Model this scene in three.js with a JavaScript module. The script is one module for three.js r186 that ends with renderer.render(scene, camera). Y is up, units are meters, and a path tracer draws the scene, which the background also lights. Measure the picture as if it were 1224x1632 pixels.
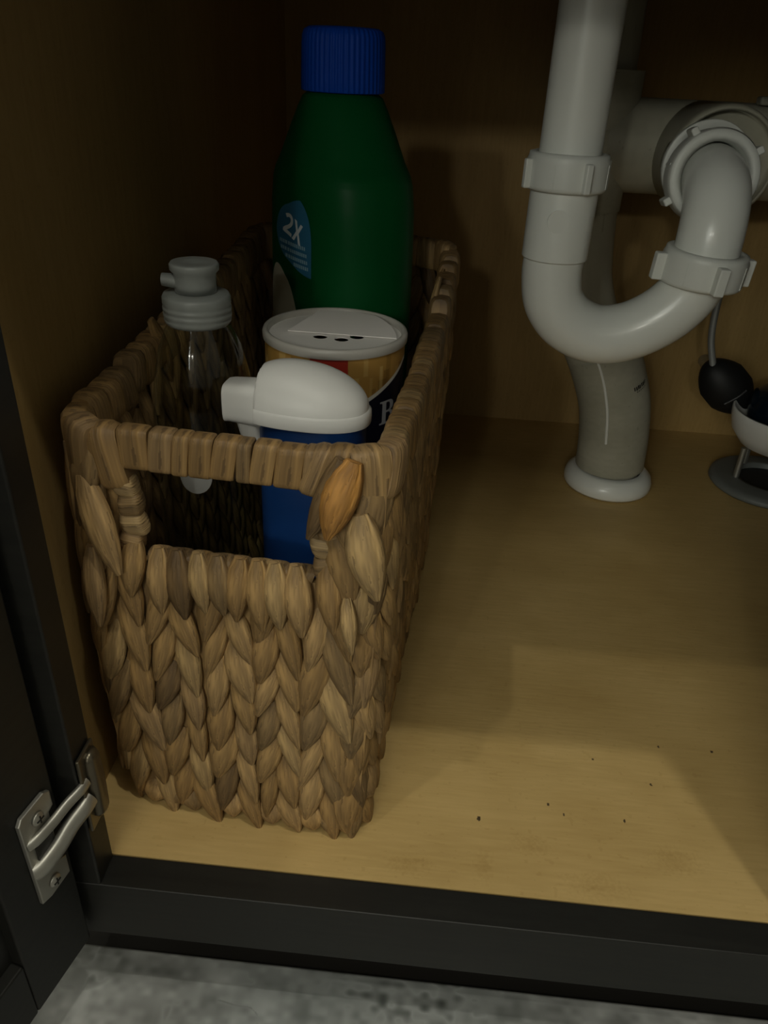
import * as THREE from 'three';
import { mergeGeometries } from 'three/addons/utils/BufferGeometryUtils.js';
import { RoundedBoxGeometry } from 'three/addons/geometries/RoundedBoxGeometry.js';
import { RectAreaLightUniformsLib } from 'three/addons/lights/RectAreaLightUniformsLib.js';

// ───────────────────────── camera, sky, lights, exposure ─────────────────────────
const V3 = (x, y, z) => new THREE.Vector3(x, y, z);
const D2R = Math.PI / 180;
const scene = new THREE.Scene();
scene.background = new THREE.Color(0x000000);
const camera = new THREE.PerspectiveCamera(67.3, 1224 / 1632, 0.02, 30);
{
  const p = 30.5 * D2R, y = 3.25 * D2R, r = 3.0 * D2R;
  const f = V3(-Math.sin(y) * Math.cos(p), -Math.sin(p), -Math.cos(y) * Math.cos(p));
  const rt = V3(Math.cos(y), 0, -Math.sin(y));
  const up = V3(0, 0, 0).crossVectors(rt, f);
  const r2 = rt.clone().multiplyScalar(Math.cos(r)).addScaledVector(up, Math.sin(r));
  const u2 = rt.clone().multiplyScalar(-Math.sin(r)).addScaledVector(up, Math.cos(r));
  camera.position.set(0.14174, 0.35425, 0.23718);
  camera.quaternion.setFromRotationMatrix(new THREE.Matrix4().makeBasis(r2, u2, f.clone().negate()));
}
const renderer = new THREE.WebGLRenderer({ antialias: true });
renderer.toneMapping = THREE.LinearToneMapping;
renderer.toneMappingExposure = 0.78;
renderer.shadowMap.enabled = true;
RectAreaLightUniformsLib.init();
const WARM = 0xfffcee;
const LAMP_1 = V3(0.50, 2.12, 0.47), LAMP_2 = V3(-0.52, 2.12, 0.80);   // two small ceiling bulbs
const LAMP_1_POWER = 2.2, LAMP_2_POWER = 1.25;
const PENDANT = V3(-0.5, 1.15, 2.9), PENDANT_POWER = 1.3;                 // two unseen globes, placed for a low light from the front
const ADDED_WINDOW = V3(-1.4, 1.5, 3.58), ADDED_WINDOW_W = 1.1, ADDED_WINDOW_H = 1.4, ADDED_WINDOW_POWER = 4.2;   // unseen window, added for soft light from the left
const FILL_PANEL = V3(0.10, 2.25, 1.75), FILL_PANEL_SIZE = 0.7, FILL_PANEL_POWER = 8.0;      // flat fill light, unseen, added to brighten upward faces

// ───────────────────────── helpers ─────────────────────────
let seed = 20240611;
function rnd() { seed |= 0; seed = (seed + 0x6D2B79F5) | 0; let t = Math.imul(seed ^ (seed >>> 15), 1 | seed); t = (t + Math.imul(t ^ (t >>> 7), 61 | t)) ^ t; return ((t ^ (t >>> 14)) >>> 0) / 4294967296; }
const rr = (a, b) => a + (b - a) * rnd();
function hash2(x, y) { let h = Math.imul(x, 374761393) + Math.imul(y, 668265263); h = Math.imul(h ^ (h >>> 13), 1274126177); return ((h ^ (h >>> 16)) >>> 0) / 4294967296; }
function vnoise(x, y, px = 1 << 20, py = 1 << 20) {
  const x0 = Math.floor(x), y0 = Math.floor(y), fx = x - x0, fy = y - y0;
  const sx = fx * fx * (3 - 2 * fx), sy = fy * fy * (3 - 2 * fy);
  const w = (i, n) => ((i % n) + n) % n;
  const a = hash2(w(x0, px), w(y0, py)), b = hash2(w(x0 + 1, px), w(y0, py)), c = hash2(w(x0, px), w(y0 + 1, py)), d = hash2(w(x0 + 1, px), w(y0 + 1, py));
  return (a + (b - a) * sx) * (1 - sy) + (c + (d - c) * sx) * sy;
}
function tex(w, h, fn, srgb = true) {
  const d = new Uint8Array(w * h * 4);
  for (let j = 0; j < h; j++) for (let i = 0; i < w; i++) {
    const c = fn(i / w, j / h, i, j), k = (j * w + i) * 4;
    d[k] = Math.max(0, Math.min(255, c[0])); d[k + 1] = Math.max(0, Math.min(255, c[1])); d[k + 2] = Math.max(0, Math.min(255, c[2])); d[k + 3] = c.length > 3 ? c[3] : 255;
  }
  const t = new THREE.DataTexture(d, w, h, THREE.RGBAFormat);
  t.magFilter = THREE.LinearFilter; t.minFilter = THREE.LinearMipmapLinearFilter; t.generateMipmaps = true;
  t.wrapS = t.wrapT = THREE.RepeatWrapping; if (srgb) t.colorSpace = THREE.SRGBColorSpace; t.needsUpdate = true;
  return t;
}
const std = (o) => new THREE.MeshStandardMaterial(o);
const phys = (o) => new THREE.MeshPhysicalMaterial(o);
const lin = (r, g, b) => new THREE.Color().setRGB(r, g, b);
const used = {};
function numbered(n) { const k = used[n] || 0; used[n] = k + 1; return k ? `${n}_${String(k).padStart(3, '0')}` : n; }
function thing(name, label, category, [x, y, z] = [0, 0, 0], turn = 0, group) {
  const o = new THREE.Group(); o.name = numbered(name); o.position.set(x, y, z); o.rotation.y = turn;
  o.userData = { label, category }; if (group) o.userData.group = group; scene.add(o); return o;
}
function obj(name, geo, mat, parent) {
  const g = Array.isArray(geo) ? mergeGeometries(geo.map(q => (q.index ? q.toNonIndexed() : q))) : geo;
  const m = new THREE.Mesh(g, mat); m.name = parent === scene ? numbered(name) : name; m.castShadow = m.receiveShadow = true; parent.add(m); return m;
}
function struct(name, geo, mat) { const m = obj(name, geo, mat, scene); m.userData.kind = 'structure'; return m; }
// box with uv in metres
function box(x0, y0, z0, x1, y1, z1, bevel = 0) {
  const w = x1 - x0, h = y1 - y0, d = z1 - z0;
  const g = bevel ? new RoundedBoxGeometry(w, h, d, 2, bevel) : new THREE.BoxGeometry(w, h, d);
  g.translate((x0 + x1) / 2, (y0 + y1) / 2, (z0 + z1) / 2);
  const p = g.attributes.position, n = g.attributes.normal, uv = g.attributes.uv;
  for (let i = 0; i < p.count; i++) {
    const ax = Math.abs(n.getX(i)), ay = Math.abs(n.getY(i)), az = Math.abs(n.getZ(i));
    if (ay >= ax && ay >= az) uv.setXY(i, p.getX(i), p.getZ(i)); else if (ax >= az) uv.setXY(i, p.getZ(i), p.getY(i)); else uv.setXY(i, p.getX(i), p.getY(i));
  }
  return g;
}
function lathe(pts, seg = 48) { return new THREE.LatheGeometry(pts.map(([r, y]) => new THREE.Vector2(Math.max(r, 1e-5), y)), seg); }
function tube(pts, r, seg = 64, rs = 20, tension = 0.5) { return new THREE.TubeGeometry(new THREE.CatmullRomCurve3(pts.map(p => V3(...p)), false, 'catmullrom', tension), seg, r, rs, false); }
// closed grid surface: f(i/n, j/m) -> Vector3, i around (closed), j along; caps as fans
function loft(f, n, m, caps = true) {
  const pos = [], uv = [], idx = [];
  for (let j = 0; j <= m; j++) for (let i = 0; i <= n; i++) { const p = f(i / n, j / m); pos.push(p.x, p.y, p.z); uv.push(i / n, j / m); }
  for (let j = 0; j < m; j++) for (let i = 0; i < n; i++) { const a = j * (n + 1) + i, b = a + 1, c = a + n + 1, d = c + 1; idx.push(a, c, b, b, c, d); }
  if (caps) for (const j of [0, m]) {
    const c = V3(0, 0, 0); for (let i = 0; i < n; i++) c.add(f(i / n, j / m)); c.divideScalar(n);
    const k = pos.length / 3; pos.push(c.x, c.y, c.z); uv.push(0.5, j / m);
    for (let i = 0; i <= n; i++) { const p = f(i / n, j / m); pos.push(p.x, p.y, p.z); uv.push(i / n, j / m); }
    for (let i = 0; i < n; i++) j === 0 ? idx.push(k, k + 1 + i, k + 2 + i) : idx.push(k, k + 2 + i, k + 1 + i);
  }
  const g = new THREE.BufferGeometry();
  g.setAttribute('position', new THREE.Float32BufferAttribute(pos, 3)); g.setAttribute('uv', new THREE.Float32BufferAttribute(uv, 2)); g.setIndex(idx); g.computeVertexNormals();
  // weld the seam normals
  const nn = g.attributes.normal;
  for (let j = 0; j <= m; j++) { const a = j * (n + 1), b = a + n; const v = V3(nn.getX(a) + nn.getX(b), nn.getY(a) + nn.getY(b), nn.getZ(a) + nn.getZ(b)).normalize(); nn.setXYZ(a, v.x, v.y, v.z); nn.setXYZ(b, v.x, v.y, v.z); }
  return g;
}
const sgnpow = (v, e) => Math.sign(v) * Math.pow(Math.abs(v), e);

// ───────────────────────── materials ─────────────────────────
const mapleMap = tex(1024, 1024, (u, v) => {       // 0.5 m tile, grain along u
  const g = vnoise(u * 24, v * 260, 24, 260) * 0.5 + vnoise(u * 60, v * 512, 60, 512) * 0.35 + vnoise(u * 6, v * 28, 6, 28) * 0.5;
  const fleck = vnoise(u * 150, v * 330, 150, 330) > 0.86 ? -9 : 0;
  const blotch = (vnoise(u * 7 + 3, v * 9 + 5, 7, 9) - 0.5) * 16;
  const k = (g - 0.66) * 16 + fleck * 0.7 + blotch * 0.8;
  return [197 + k, 167 + k, 107 + k * 0.95];
});
mapleMap.repeat.set(2, 2);
const mapleBump = tex(512, 512, (u, v) => { const q = 128 + (vnoise(u * 40, v * 400, 40, 400) - 0.5) * 120; return [q, q, q]; }, false); mapleBump.repeat.set(2, 2);
// cabinet floor: the same laminate with its specks of dirt and dull smudges (uv 0..1 over the board)
const M = {};
const SPECKS = [[0.225, -0.058, 0.0009], [0.233, -0.052, 0.0008], [0.186, -0.044, 0.0013], [0.297, -0.109, 0.0008], [0.329, -0.109, 0.001], [0.286, -0.079, 0.0009], [0.266, -0.052, 0.0009], [0.255, -0.094, 0.0008]];
const SMUDGES = [[0.188, -0.016, 0.006, 0.011], [0.244, -0.010, 0.02, 0.008], [0.213, -0.031, 0.012, 0.006], [0.150, -0.012, 0.014, 0.006], [0.29, -0.03, 0.016, 0.009]];
const floorMap = tex(2048, 1024, (u, v, i, j) => {          // 0.8 m by 0.6 m, one image over the whole board
  const x = u * 0.8, z = -0.6 + v * 0.6, X = x * 2, Z = z * 2 + 2;
  const g = vnoise(X * 24, Z * 260) * 0.5 + vnoise(X * 60, Z * 512) * 0.35 + vnoise(X * 6, Z * 28) * 0.5;
  let k = (g - 0.66) * 13 + (vnoise(X * 8 + 3, Z * 10 + 5) - 0.5) * 14 + (vnoise(X * 30, Z * 34) - 0.5) * 6, w = 0;
  if (vnoise(X * 150, Z * 330) > 0.9) k -= 7;
  for (const [sx, sz, a, b] of SMUDGES) { const q = Math.hypot((x - sx) / a, (z - sz) / b) + (vnoise(x * 900, z * 900) - 0.5) * 0.9; if (q < 1) k -= 11 * (1 - q) * (0.5 + vnoise(x * 2500, z * 2500)); }
  for (const [sx, sz, r] of SPECKS) if (Math.hypot((x - sx) * 1.4, z - sz) < r * (0.8 + 0.5 * vnoise(x * 4000, z * 4000))) w = 1;
  return w ? [70, 56, 34] : [197 + k, 167 + k, 107 + k * 0.95];
});
floorMap.wrapS = floorMap.wrapT = THREE.ClampToEdgeWrapping;
M.maple = std({ map: floorMap, roughness: 0.55, bumpMap: mapleBump, bumpScale: 0.0001 });
const mapleWallMap = mapleMap.clone(); mapleWallMap.rotation = Math.PI / 2; mapleWallMap.needsUpdate = true;
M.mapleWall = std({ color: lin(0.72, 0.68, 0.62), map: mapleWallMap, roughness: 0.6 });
const espMap = tex(512, 512, (u, v) => { const k = (vnoise(u * 10, v * 180, 10, 180) - 0.5) * 14 + (vnoise(u * 60, v * 400, 60, 400) - 0.5) * 10; return [25 + k * 0.5, 25 + k * 0.5, 21 + k * 0.45]; });
espMap.repeat.set(3, 3);
M.espresso = std({ map: espMap, roughness: 0.5 });
const pvcBump = tex(128, 128, (u, v) => { const q = 128 + (vnoise(u * 32, v * 32, 32, 32) - 0.5) * 60; return [q, q, q]; }, false);
M.pvc = phys({ color: lin(0.82, 0.835, 0.785), roughness: 0.3, clearcoat: 0.25, clearcoatRoughness: 0.12 });
M.pvcNut = phys({ color: lin(0.73, 0.745, 0.70), roughness: 0.42, bumpMap: pvcBump, bumpScale: 0.00008 });
const oldMap = tex(256, 256, (u, v) => { const k = (vnoise(u * 6, v * 6, 6, 6) - 0.5) * 22 + (vnoise(u * 40, v * 40, 40, 40) - 0.5) * 8; const s = vnoise(u * 50 + 9, v * 50, 50, 50) > 0.96 ? -18 : 0; return [174 + k + s, 172 + k + s, 155 + k + s]; });
M.pvcOld = std({ map: oldMap, roughness: 0.45 });
M.steel = std({ color: lin(0.55, 0.54, 0.5), metalness: 0.9, roughness: 0.34 });
M.nickel = std({ color: lin(0.46, 0.45, 0.4), metalness: 0.8, roughness: 0.42 });
M.bronze = std({ color: lin(0.16, 0.14, 0.10), metalness: 0.8, roughness: 0.3 });
M.whitePlastic = phys({ color: lin(0.8, 0.8, 0.77), roughness: 0.4 });
M.bluePlastic = phys({ color: lin(0.008, 0.05, 0.20), roughness: 0.35 });
M.capBlue = phys({ color: lin(0.002, 0.055, 0.40), roughness: 0.5, specularIntensity: 0.3 });
M.greenPlastic = phys({ color: lin(0.003, 0.085, 0.022), roughness: 0.4, specularIntensity: 0.2 });
M.black = std({ color: lin(0.006, 0.006, 0.006), roughness: 0.6 });
M.wallPaint = std({ color: lin(0.36, 0.35, 0.32), roughness: 0.9 });

// ───────────────────────── the setting: cabinet shell ─────────────────────────
const FX = 0.34;                                  // opening width (left door side)
const OPEN_H = 0.445;
{
  const g = box(-0.024, -0.016, -0.6, 0.80, 0, -0.0005), uv = g.attributes.uv, p = g.attributes.position;
  for (let i = 0; i < uv.count; i++) uv.setXY(i, p.getX(i) / 0.8, (p.getZ(i) + 0.6) / 0.6);
  struct('floor', g, M.maple);
}
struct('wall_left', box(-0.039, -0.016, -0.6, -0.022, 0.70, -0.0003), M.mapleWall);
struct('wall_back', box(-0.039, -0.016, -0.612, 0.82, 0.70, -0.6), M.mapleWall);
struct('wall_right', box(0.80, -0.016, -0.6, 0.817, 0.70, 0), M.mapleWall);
struct('ceiling', box(-0.05, 0.70, -0.612, 0.83, 0.735, 0.05), std({ color: lin(0.35, 0.34, 0.32), roughness: 0.35 }));
// face frame
struct('trim_1', box(-0.0405, -0.0405, 0.0, 0.82, 0.0, 0.0168, 0.0006), M.espresso);                   // bottom rail
struct('trim_2', box(-0.040, -0.0005, 0.0002, 0.0, 0.70, 0.0166, 0.0012), M.espresso);                 // left stile
struct('trim_3', box(FX, 0.0005, 0.0002, FX + 0.045, OPEN_H, 0.0166, 0.0012), M.espresso);             // middle stile
struct('trim_4', box(0.0005, OPEN_H, 0.0, 0.80, 0.70, 0.0168, 0.0012), M.espresso);                    // top rail and drawer front
struct('trim_5', box(0.775, 0.0005, 0.0002, 0.82, OPEN_H, 0.0166, 0.0012), M.espresso);                // right stile
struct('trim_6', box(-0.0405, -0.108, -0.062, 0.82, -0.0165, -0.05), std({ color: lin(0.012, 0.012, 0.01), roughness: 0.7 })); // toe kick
{ // closed right door, open left door
  const d2 = new THREE.Group(); d2.name = 'door_2'; d2.userData.kind = 'structure'; scene.add(d2);
  obj('door_panel', box(FX + 0.015, -0.015, 0.0175, 0.80, OPEN_H + 0.012, 0.036, 0.002), M.espresso, d2);
  const d1 = new THREE.Group(); d1.name = 'door_1'; d1.userData.kind = 'structure'; d1.position.set(-0.008, 0, 0.022); scene.add(d1);
  d1.rotation.y = -(90 + 14) * D2R;             // local +x runs along the opened door, away from the hinge; local z = 0 is its inner face
  const L = 0.36, y0 = -0.0365, y1 = 0.462, fw = 0.038, th = 0.019;
  obj('door_stile', box(0, y0, 0, fw, y1, th, 0.0012), M.espresso, d1);
  obj('door_stile', box(L - fw, y0, 0, L, y1, th, 0.0012), M.espresso, d1);
  obj('door_rail', box(fw, y0, 0, L - fw, y0 + fw, th, 0.0012), M.espresso, d1);
  obj('door_rail', box(fw, y1 - fw, 0, L - fw, y1, th, 0.0012), M.espresso, d1);
  obj('door_panel', box(fw - 0.004, y0 + fw - 0.004, 0.006, L - fw + 0.004, y1 - fw + 0.004, 0.013), M.espresso, d1);
}
{
  const t = thing('cabinet_hinge', 'small nickel hinge plate with two screws on the inside of the open dark door', 'hinge', [-0.008, 0.052, 0.022], -(90 + 14) * D2R);
  // local x along the door from its hinged edge, local -z off its inner face
  const ps = new THREE.Shape(); const rect = [[0.0045, -0.0275], [0.0165, -0.0285], [0.0215, -0.027], [0.0225, 0.025], [0.0205, 0.0275], [0.0075, 0.0285], [0.0045, 0.0265], [0.0045, 0.0185], [0.0075, 0.017], [0.0075, -0.015], [0.0045, -0.0165]];
  rect.forEach(([x, y], k) => k ? ps.lineTo(x, y) : ps.moveTo(x, y)); ps.closePath();
  const plate = obj('hinge_plate', new THREE.ExtrudeGeometry(ps, { depth: 0.0012, bevelEnabled: true, bevelSize: 0.0005, bevelThickness: 0.0005, bevelSegments: 2 }).translate(0, 0, -0.0018), M.nickel, t);
  for (const y of [0.0205, -0.0215]) { const sc = obj('screw', lathe([[0, 0.0018], [0.0016, 0.0017], [0.0030, 0.0010], [0.0033, 0], [0, 0]], 20).rotateX(-Math.PI / 2).translate(0.0135, y, -0.0024), M.nickel, t); obj('screw_slot', [box(0.0115, y - 0.0003, -0.0044, 0.0155, y + 0.0003, -0.0040), box(0.0132, y - 0.002, -0.0044, 0.0138, y + 0.002, -0.0040)], M.black, sc); }
  for (const [y, r, e] of [[0.0115, 0.0030, 0.005], [-0.0055, 0.0050, 0.0105]]) obj('arm', tube([[0.0200, y - 0.001, -0.0020], [0.0165, y, -0.0050], [0.008, y + e * 0.25, -0.0068], [0.000, y + e * 0.7, -0.0085], [-0.0075, y + e, -0.0108], [-0.0118, y + e * 1.1, -0.0105]], r, 28, 14).scale(1, 1, 0.68), M.nickel, t);
  obj('dark_recess_box', box(0.0085, -0.0025, -0.0032, 0.0185, 0.0075, -0.0024), M.espresso, t);  // raised dark box in place of the shaded opening between the arms
  t.updateMatrixWorld(true); const inv = t.matrixWorld.clone().invert();
  const lf = obj('frame_leaf', new RoundedBoxGeometry(0.0018, 0.046, 0.0150, 2, 0.0007).translate(0.0013, 0.062, 0.0085).applyMatrix4(inv), M.bronze, t);
  obj('knuckle', lathe([[0, -0.020], [0.0030, -0.0195], [0.0042, -0.017], [0.0046, 0], [0.0040, 0.016], [0.0028, 0.0195], [0, 0.020]], 24).scale(0.8, 1, 1.25).translate(0.0028, 0.0625, 0.0065).applyMatrix4(inv), M.bronze, lf);
}
// the kitchen round it
const RF = -0.109;
struct('floor_room', box(-2.6, RF - 0.05, -0.7, 1.9, RF, 3.6), std({ color: lin(0.018, 0.016, 0.013), roughness: 0.6 }));  // near-black colour holds the shade of the gap under the rail
struct('wall_room_back', box(-2.6, RF, -0.72, 1.9, 2.3, -0.62), M.wallPaint);
struct('wall_room_left', box(-2.7, RF, -0.72, -2.6, 2.3, 3.6), M.wallPaint);
struct('wall_room_right', box(1.9, RF, -0.72, 2.0, 2.3, 3.6), M.wallPaint);
struct('wall_room_front', box(-2.7, RF, 3.6, 2.0, 2.3, 3.7), M.wallPaint);
struct('ceiling_room', box(-2.7, 2.3, -0.72, 2.0, 2.4, 3.7), M.wallPaint);

// ───────────────────────── lamps ─────────────────────────
for (const [p, w, lab] of [[LAMP_1, LAMP_1_POWER, 'small ceiling bulb lamp to the right above the open cabinet'], [LAMP_2, LAMP_2_POWER, 'small ceiling bulb lamp to the left above the open cabinet']]) {
  const t = thing('ceiling_lamp', lab, 'lamp', [p.x, p.y, p.z]);
  obj('bulb', new THREE.SphereGeometry(0.03, 24, 16), std({ color: 0xffffff, emissive: WARM, emissiveIntensity: 3 }), t);
  obj('canopy', lathe([[0, 0.18], [0.05, 0.18], [0.05, 0.165], [0.02, 0.15], [0.016, 0.03], [0, 0.03]], 32), M.whitePlastic, t);
  const l = new THREE.PointLight(WARM, w, 0, 2); l.castShadow = true; l.shadow.radius = 1.2; t.add(l);
}
{
  const t = thing('pendant_lamp', 'unseen double globe pendant lamp hanging far in front of the cabinet', 'lamp', [PENDANT.x, PENDANT.y, PENDANT.z]);
  for (const s of [-1, 1]) {
    obj('globe', new THREE.SphereGeometry(0.07, 24, 16).translate(s * 0.22, 0, 0), std({ color: 0xffffff, emissive: WARM, emissiveIntensity: 2 }), t);
    const l = new THREE.PointLight(WARM, PENDANT_POWER, 0, 2); l.position.set(s * 0.22, 0, 0); l.castShadow = true; l.shadow.radius = 3; t.add(l);
  }
  obj('bar', [box(-0.22, 0.075, -0.008, 0.22, 0.09, 0.008), box(-0.005, 0.09, -0.005, 0.005, 1.149, 0.005)], M.steel, t);
}
{
  const t = new THREE.Group(); t.name = 'added_window_1'; t.userData.kind = 'structure'; t.position.copy(ADDED_WINDOW); scene.add(t);  // made-up window: its pane and area light fill the cabinet from the left
  const w = ADDED_WINDOW_W / 2, h = ADDED_WINDOW_H / 2;
  obj('added_window_frame', [box(-w - 0.06, -h - 0.06, -0.012, -w, h + 0.06, 0.019), box(w, -h - 0.06, -0.012, w + 0.06, h + 0.06, 0.019), box(-w, -h - 0.06, -0.012, w, -h, 0.019), box(-w, h, -0.012, w, h + 0.06, 0.019)], M.whitePlastic, t);
  obj('added_window_pane', box(-w, -h, 0.002, w, h, 0.008), std({ color: 0xffffff, emissive: 0xfafff4, emissiveIntensity: 0.8 }), t);
  const l = new THREE.RectAreaLight(0xfafff4, ADDED_WINDOW_POWER, ADDED_WINDOW_W, ADDED_WINDOW_H); l.position.set(0, 0, -0.004); t.add(l);
}

{
  const t = thing('added_ceiling_panel', 'added flat square fill light under the kitchen ceiling', 'lamp', [FILL_PANEL.x, FILL_PANEL.y, FILL_PANEL.z]), h = FILL_PANEL_SIZE / 2;  // made-up light that lifts the can lid and the middle of the cabinet floor
  obj('frame', [box(-h - 0.02, 0, -h - 0.02, -h, 0.0495, h + 0.02), box(h, 0, -h - 0.02, h + 0.02, 0.0495, h + 0.02), box(-h, 0, -h - 0.02, h, 0.0495, -h), box(-h, 0, h, h, 0.0495, h + 0.02)], M.whitePlastic, t);
  obj('diffuser', box(-h, 0.004, -h, h, 0.012, h), std({ color: 0xffffff, emissive: 0xfffcee, emissiveIntensity: 0.8 }), t);
  const l = new THREE.RectAreaLight(0xfffcee, FILL_PANEL_POWER, FILL_PANEL_SIZE, FILL_PANEL_SIZE); l.position.set(0, 0.001, 0); l.rotation.x = -Math.PI / 2; t.add(l);
}

// ───────────────────────── kitchen mat ─────────────────────────
{
  const map = tex(1024, 1024, (u, v) => {
    const a = vnoise(u * 8, v * 10, 8, 10), b = vnoise(u * 28 + 3, v * 34, 28, 34), c = vnoise(u * 96, v * 120, 96, 120), d = vnoise(u * 14 + 7, v * 15, 14, 15);
    let k = (a - 0.5) * 34 + (b - 0.5) * 46 + (c - 0.5) * 34;
    if (d > 0.52) k -= Math.max(0, c * 0.55 + b * 0.6 - 0.62) * 230 * Math.min(1, (d - 0.52) * 6);
    const vein = Math.abs(vnoise(u * 11 + 2 + b * 1.4, v * 18, 11, 18) - 0.5); if (vein < 0.03 && a > 0.5) k -= 34 * (1 - vein / 0.03) * Math.max(0, c * 2 - 0.8);
    const pink = (vnoise(u * 5 + 1, v * 5 + 4, 5, 5) - 0.5) * 12;
    return [160 + k + pink, 159 + k, 155 + k * 1.02 - pink * 0.4];
  });
  map.repeat.set(2.2, 2.2);
  const m = obj('kitchen_mat', box(-0.19, RF, -0.0115, 0.78, RF + 0.005, 0.46, 0.002), std({ map, roughness: 0.85 }), scene);
  m.userData = { label: 'grey mottled kitchen mat on the floor below the cabinet', category: 'mat' };
}

// ───────────────────────── woven basket ─────────────────────────
const BAS = { x: 0.128, z: -0.024, a: 4.5 * D2R, W: 0.130, L: 0.268, base: 0.0005 };
const bU = V3(Math.cos(BAS.a), 0, Math.sin(BAS.a)), bW = V3(Math.sin(BAS.a), 0, -Math.cos(BAS.a));
// basket coordinates (u from the front right corner leftwards negative, height, depth w) to the world
const bas = (u, y, w) => V3(BAS.x, y, BAS.z).addScaledVector(bU, u).addScaledVector(bW, w);
{
  const bpos = bas(-0.065, 0, 0);
  const t = thing('basket', 'narrow tan basket of braided plant fibre with a rectangular handle hole', 'basket', [bpos.x, 0.0008, bpos.z + 0.004], -BAS.a);
  // fibre streaks along v
  const streak = tex(128, 256, (u, v) => {
    const a = vnoise(u * 22, v * 3, 22, 3), b = vnoise(u * 60, v * 7, 60, 7), c = vnoise(u * 5 + 2, v * 2, 5, 2);
    let k = (a - 0.5) * 70 + (b - 0.5) * 44 + (c - 0.5) * 40;
    if (b > 0.84 && a < 0.5) k -= 55;
    return [214 + k, 210 + k, 200 + k * 0.9];
  });
  const streakB = tex(128, 256, (u, v) => { const q = 128 + (vnoise(u * 22, v * 3, 22, 3) - 0.5) * 130 + (vnoise(u * 60, v * 7, 60, 7) - 0.5) * 80; return [q, q, q]; }, false);
  const tone = (r, g, b) => std({ color: lin(r, g, b), map: streak, bumpMap: streakB, bumpScale: 0.0007, roughness: 0.62 });
  const T = [tone(0.50, 0.32, 0.135), tone(0.44, 0.275, 0.112), tone(0.56, 0.37, 0.17), tone(0.40, 0.25, 0.10), tone(0.47, 0.31, 0.15), tone(0.34, 0.225, 0.105)];
  const brownStain = tone(0.23, 0.145, 0.065), golden = tone(0.60, 0.30, 0.075), pale = tone(0.58, 0.40, 0.19), stub = tone(0.55, 0.39, 0.2);
  const core = std({ color: lin(0.46, 0.295, 0.125), map: streak, roughness: 0.8 });
  const pick = () => { const q = rnd(); return q < 0.04 ? brownStain : q < 0.1 ? pale : T[Math.floor(rnd() * T.length)]; };
  // one strand: a leaf shaped, folded fibre; unit size, tip down, outside towards +z
  function leafGeo(k) {
    const cx = [0.12, -0.1, 0.18, -0.2, 0.02, 0.08][k], fat = [0.9, 0.8, 1, 0.85, 0.95, 0.75][k], fold = [0.12, -0.15, 0.2, 0.05, -0.22, 0.16][k];
    return loft((i, j) => {
      const s = 1 - j;                                   // 0 top, 1 tip
      const w = 0.5 * fat * Math.pow(Math.sin(Math.PI * (0.10 + 0.86 * s)), 0.72) * (1 - 0.18 * s) * 1.1;
      const th = 0.5 * Math.pow(Math.sin(Math.PI * (0.12 + 0.80 * s)), 0.7);
      const a = i * Math.PI * 2, ca = Math.cos(a), sa = -Math.sin(a);
      const z = sa > 0 ? th * sa * (1 + fold * ca) - 0.12 * th * Math.exp(-Math.pow((ca - fold) / 0.22, 2)) : th * 0.45 * sa;
      return V3(w * ca + cx * (s - 0.5) * (s - 0.5) * 1.2 - cx * 0.15, j - 0.5, z - 0.28 * (1 - s) * (1 - s));
    }, 10, 6);
  }
  const LV = [0, 1, 2, 3, 4, 5].map(leafGeo);
  function wrapGeo(k) {                                  // a band folded round the rim; unit size, axis along x
    const sh = [0.0, 0.05, -0.05, 0.1][k];
    return loft((i, j) => {
      const a = i * Math.PI * 2, e = 0.55, q = j - 0.5, sc = 1 - 0.30 * Math.pow(Math.abs(q) * 2, 3);
      const y = sgnpow(Math.cos(a), e) * 0.5, z = -sgnpow(Math.sin(a), e) * 0.5;
      return V3(q + sh * 3 * y, y * (1 - (1 - sc) * 0.35) + 0.03 * sh * Math.cos(7 * q), z * sc);
    }, 14, 4);
  }
  const WV = [0, 1, 2, 3].map(wrapGeo);
  const HV = [0, 1, 2].map(k => loft((i, j) => {           // flat band round the handle
    const a = i * Math.PI * 2, e = 0.42, t = 2 * j - 1, q = 0.5 * Math.sign(t) * (1 - (1 - Math.abs(t)) ** 2), sc = 1 - 0.22 * Math.pow(Math.abs(q) * 2, 12), sh = [0.0, 0.22, 0.34][k];
    return V3(q + sh * sgnpow(Math.cos(a), e) * 0.5, sgnpow(Math.cos(a), e) * 0.5 * (1 - (1 - sc) * 0.25), -sgnpow(Math.sin(a), e) * 0.5 * sc);
  }, 16, 8));
  WV.push(...HV);
  for (const g of WV) { const uv = g.attributes.uv; for (let i = 0; i < uv.count; i++) uv.setXY(i, uv.getY(i) * 0.42, uv.getX(i)); }
  // rounded rectangle plan of the strands' middle surface
  const hw = 0.0625, cz = -0.1385, hl = 0.136, cr = 0.015;
  const segs = [['l', -hw + cr, cz + hl, hw - cr, cz + hl, 0, 1], ['c', hw - cr, cz + hl - cr, Math.PI / 2], ['l', hw, cz + hl - cr, hw, cz - hl + cr, 1, 0], ['c', hw - cr, cz - hl + cr, 0], ['l', hw - cr, cz - hl, -hw + cr, cz - hl, 0, -1], ['c', -hw + cr, cz - hl + cr, -Math.PI / 2], ['l', -hw, cz - hl + cr, -hw, cz + hl - cr, -1, 0], ['c', -hw + cr, cz + hl - cr, -Math.PI]];
  const sl = segs.map(s => s[0] === 'l' ? Math.hypot(s[3] - s[1], s[4] - s[2]) : cr * Math.PI / 2), PER = sl.reduce((a, b) => a + b, 0);
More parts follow.
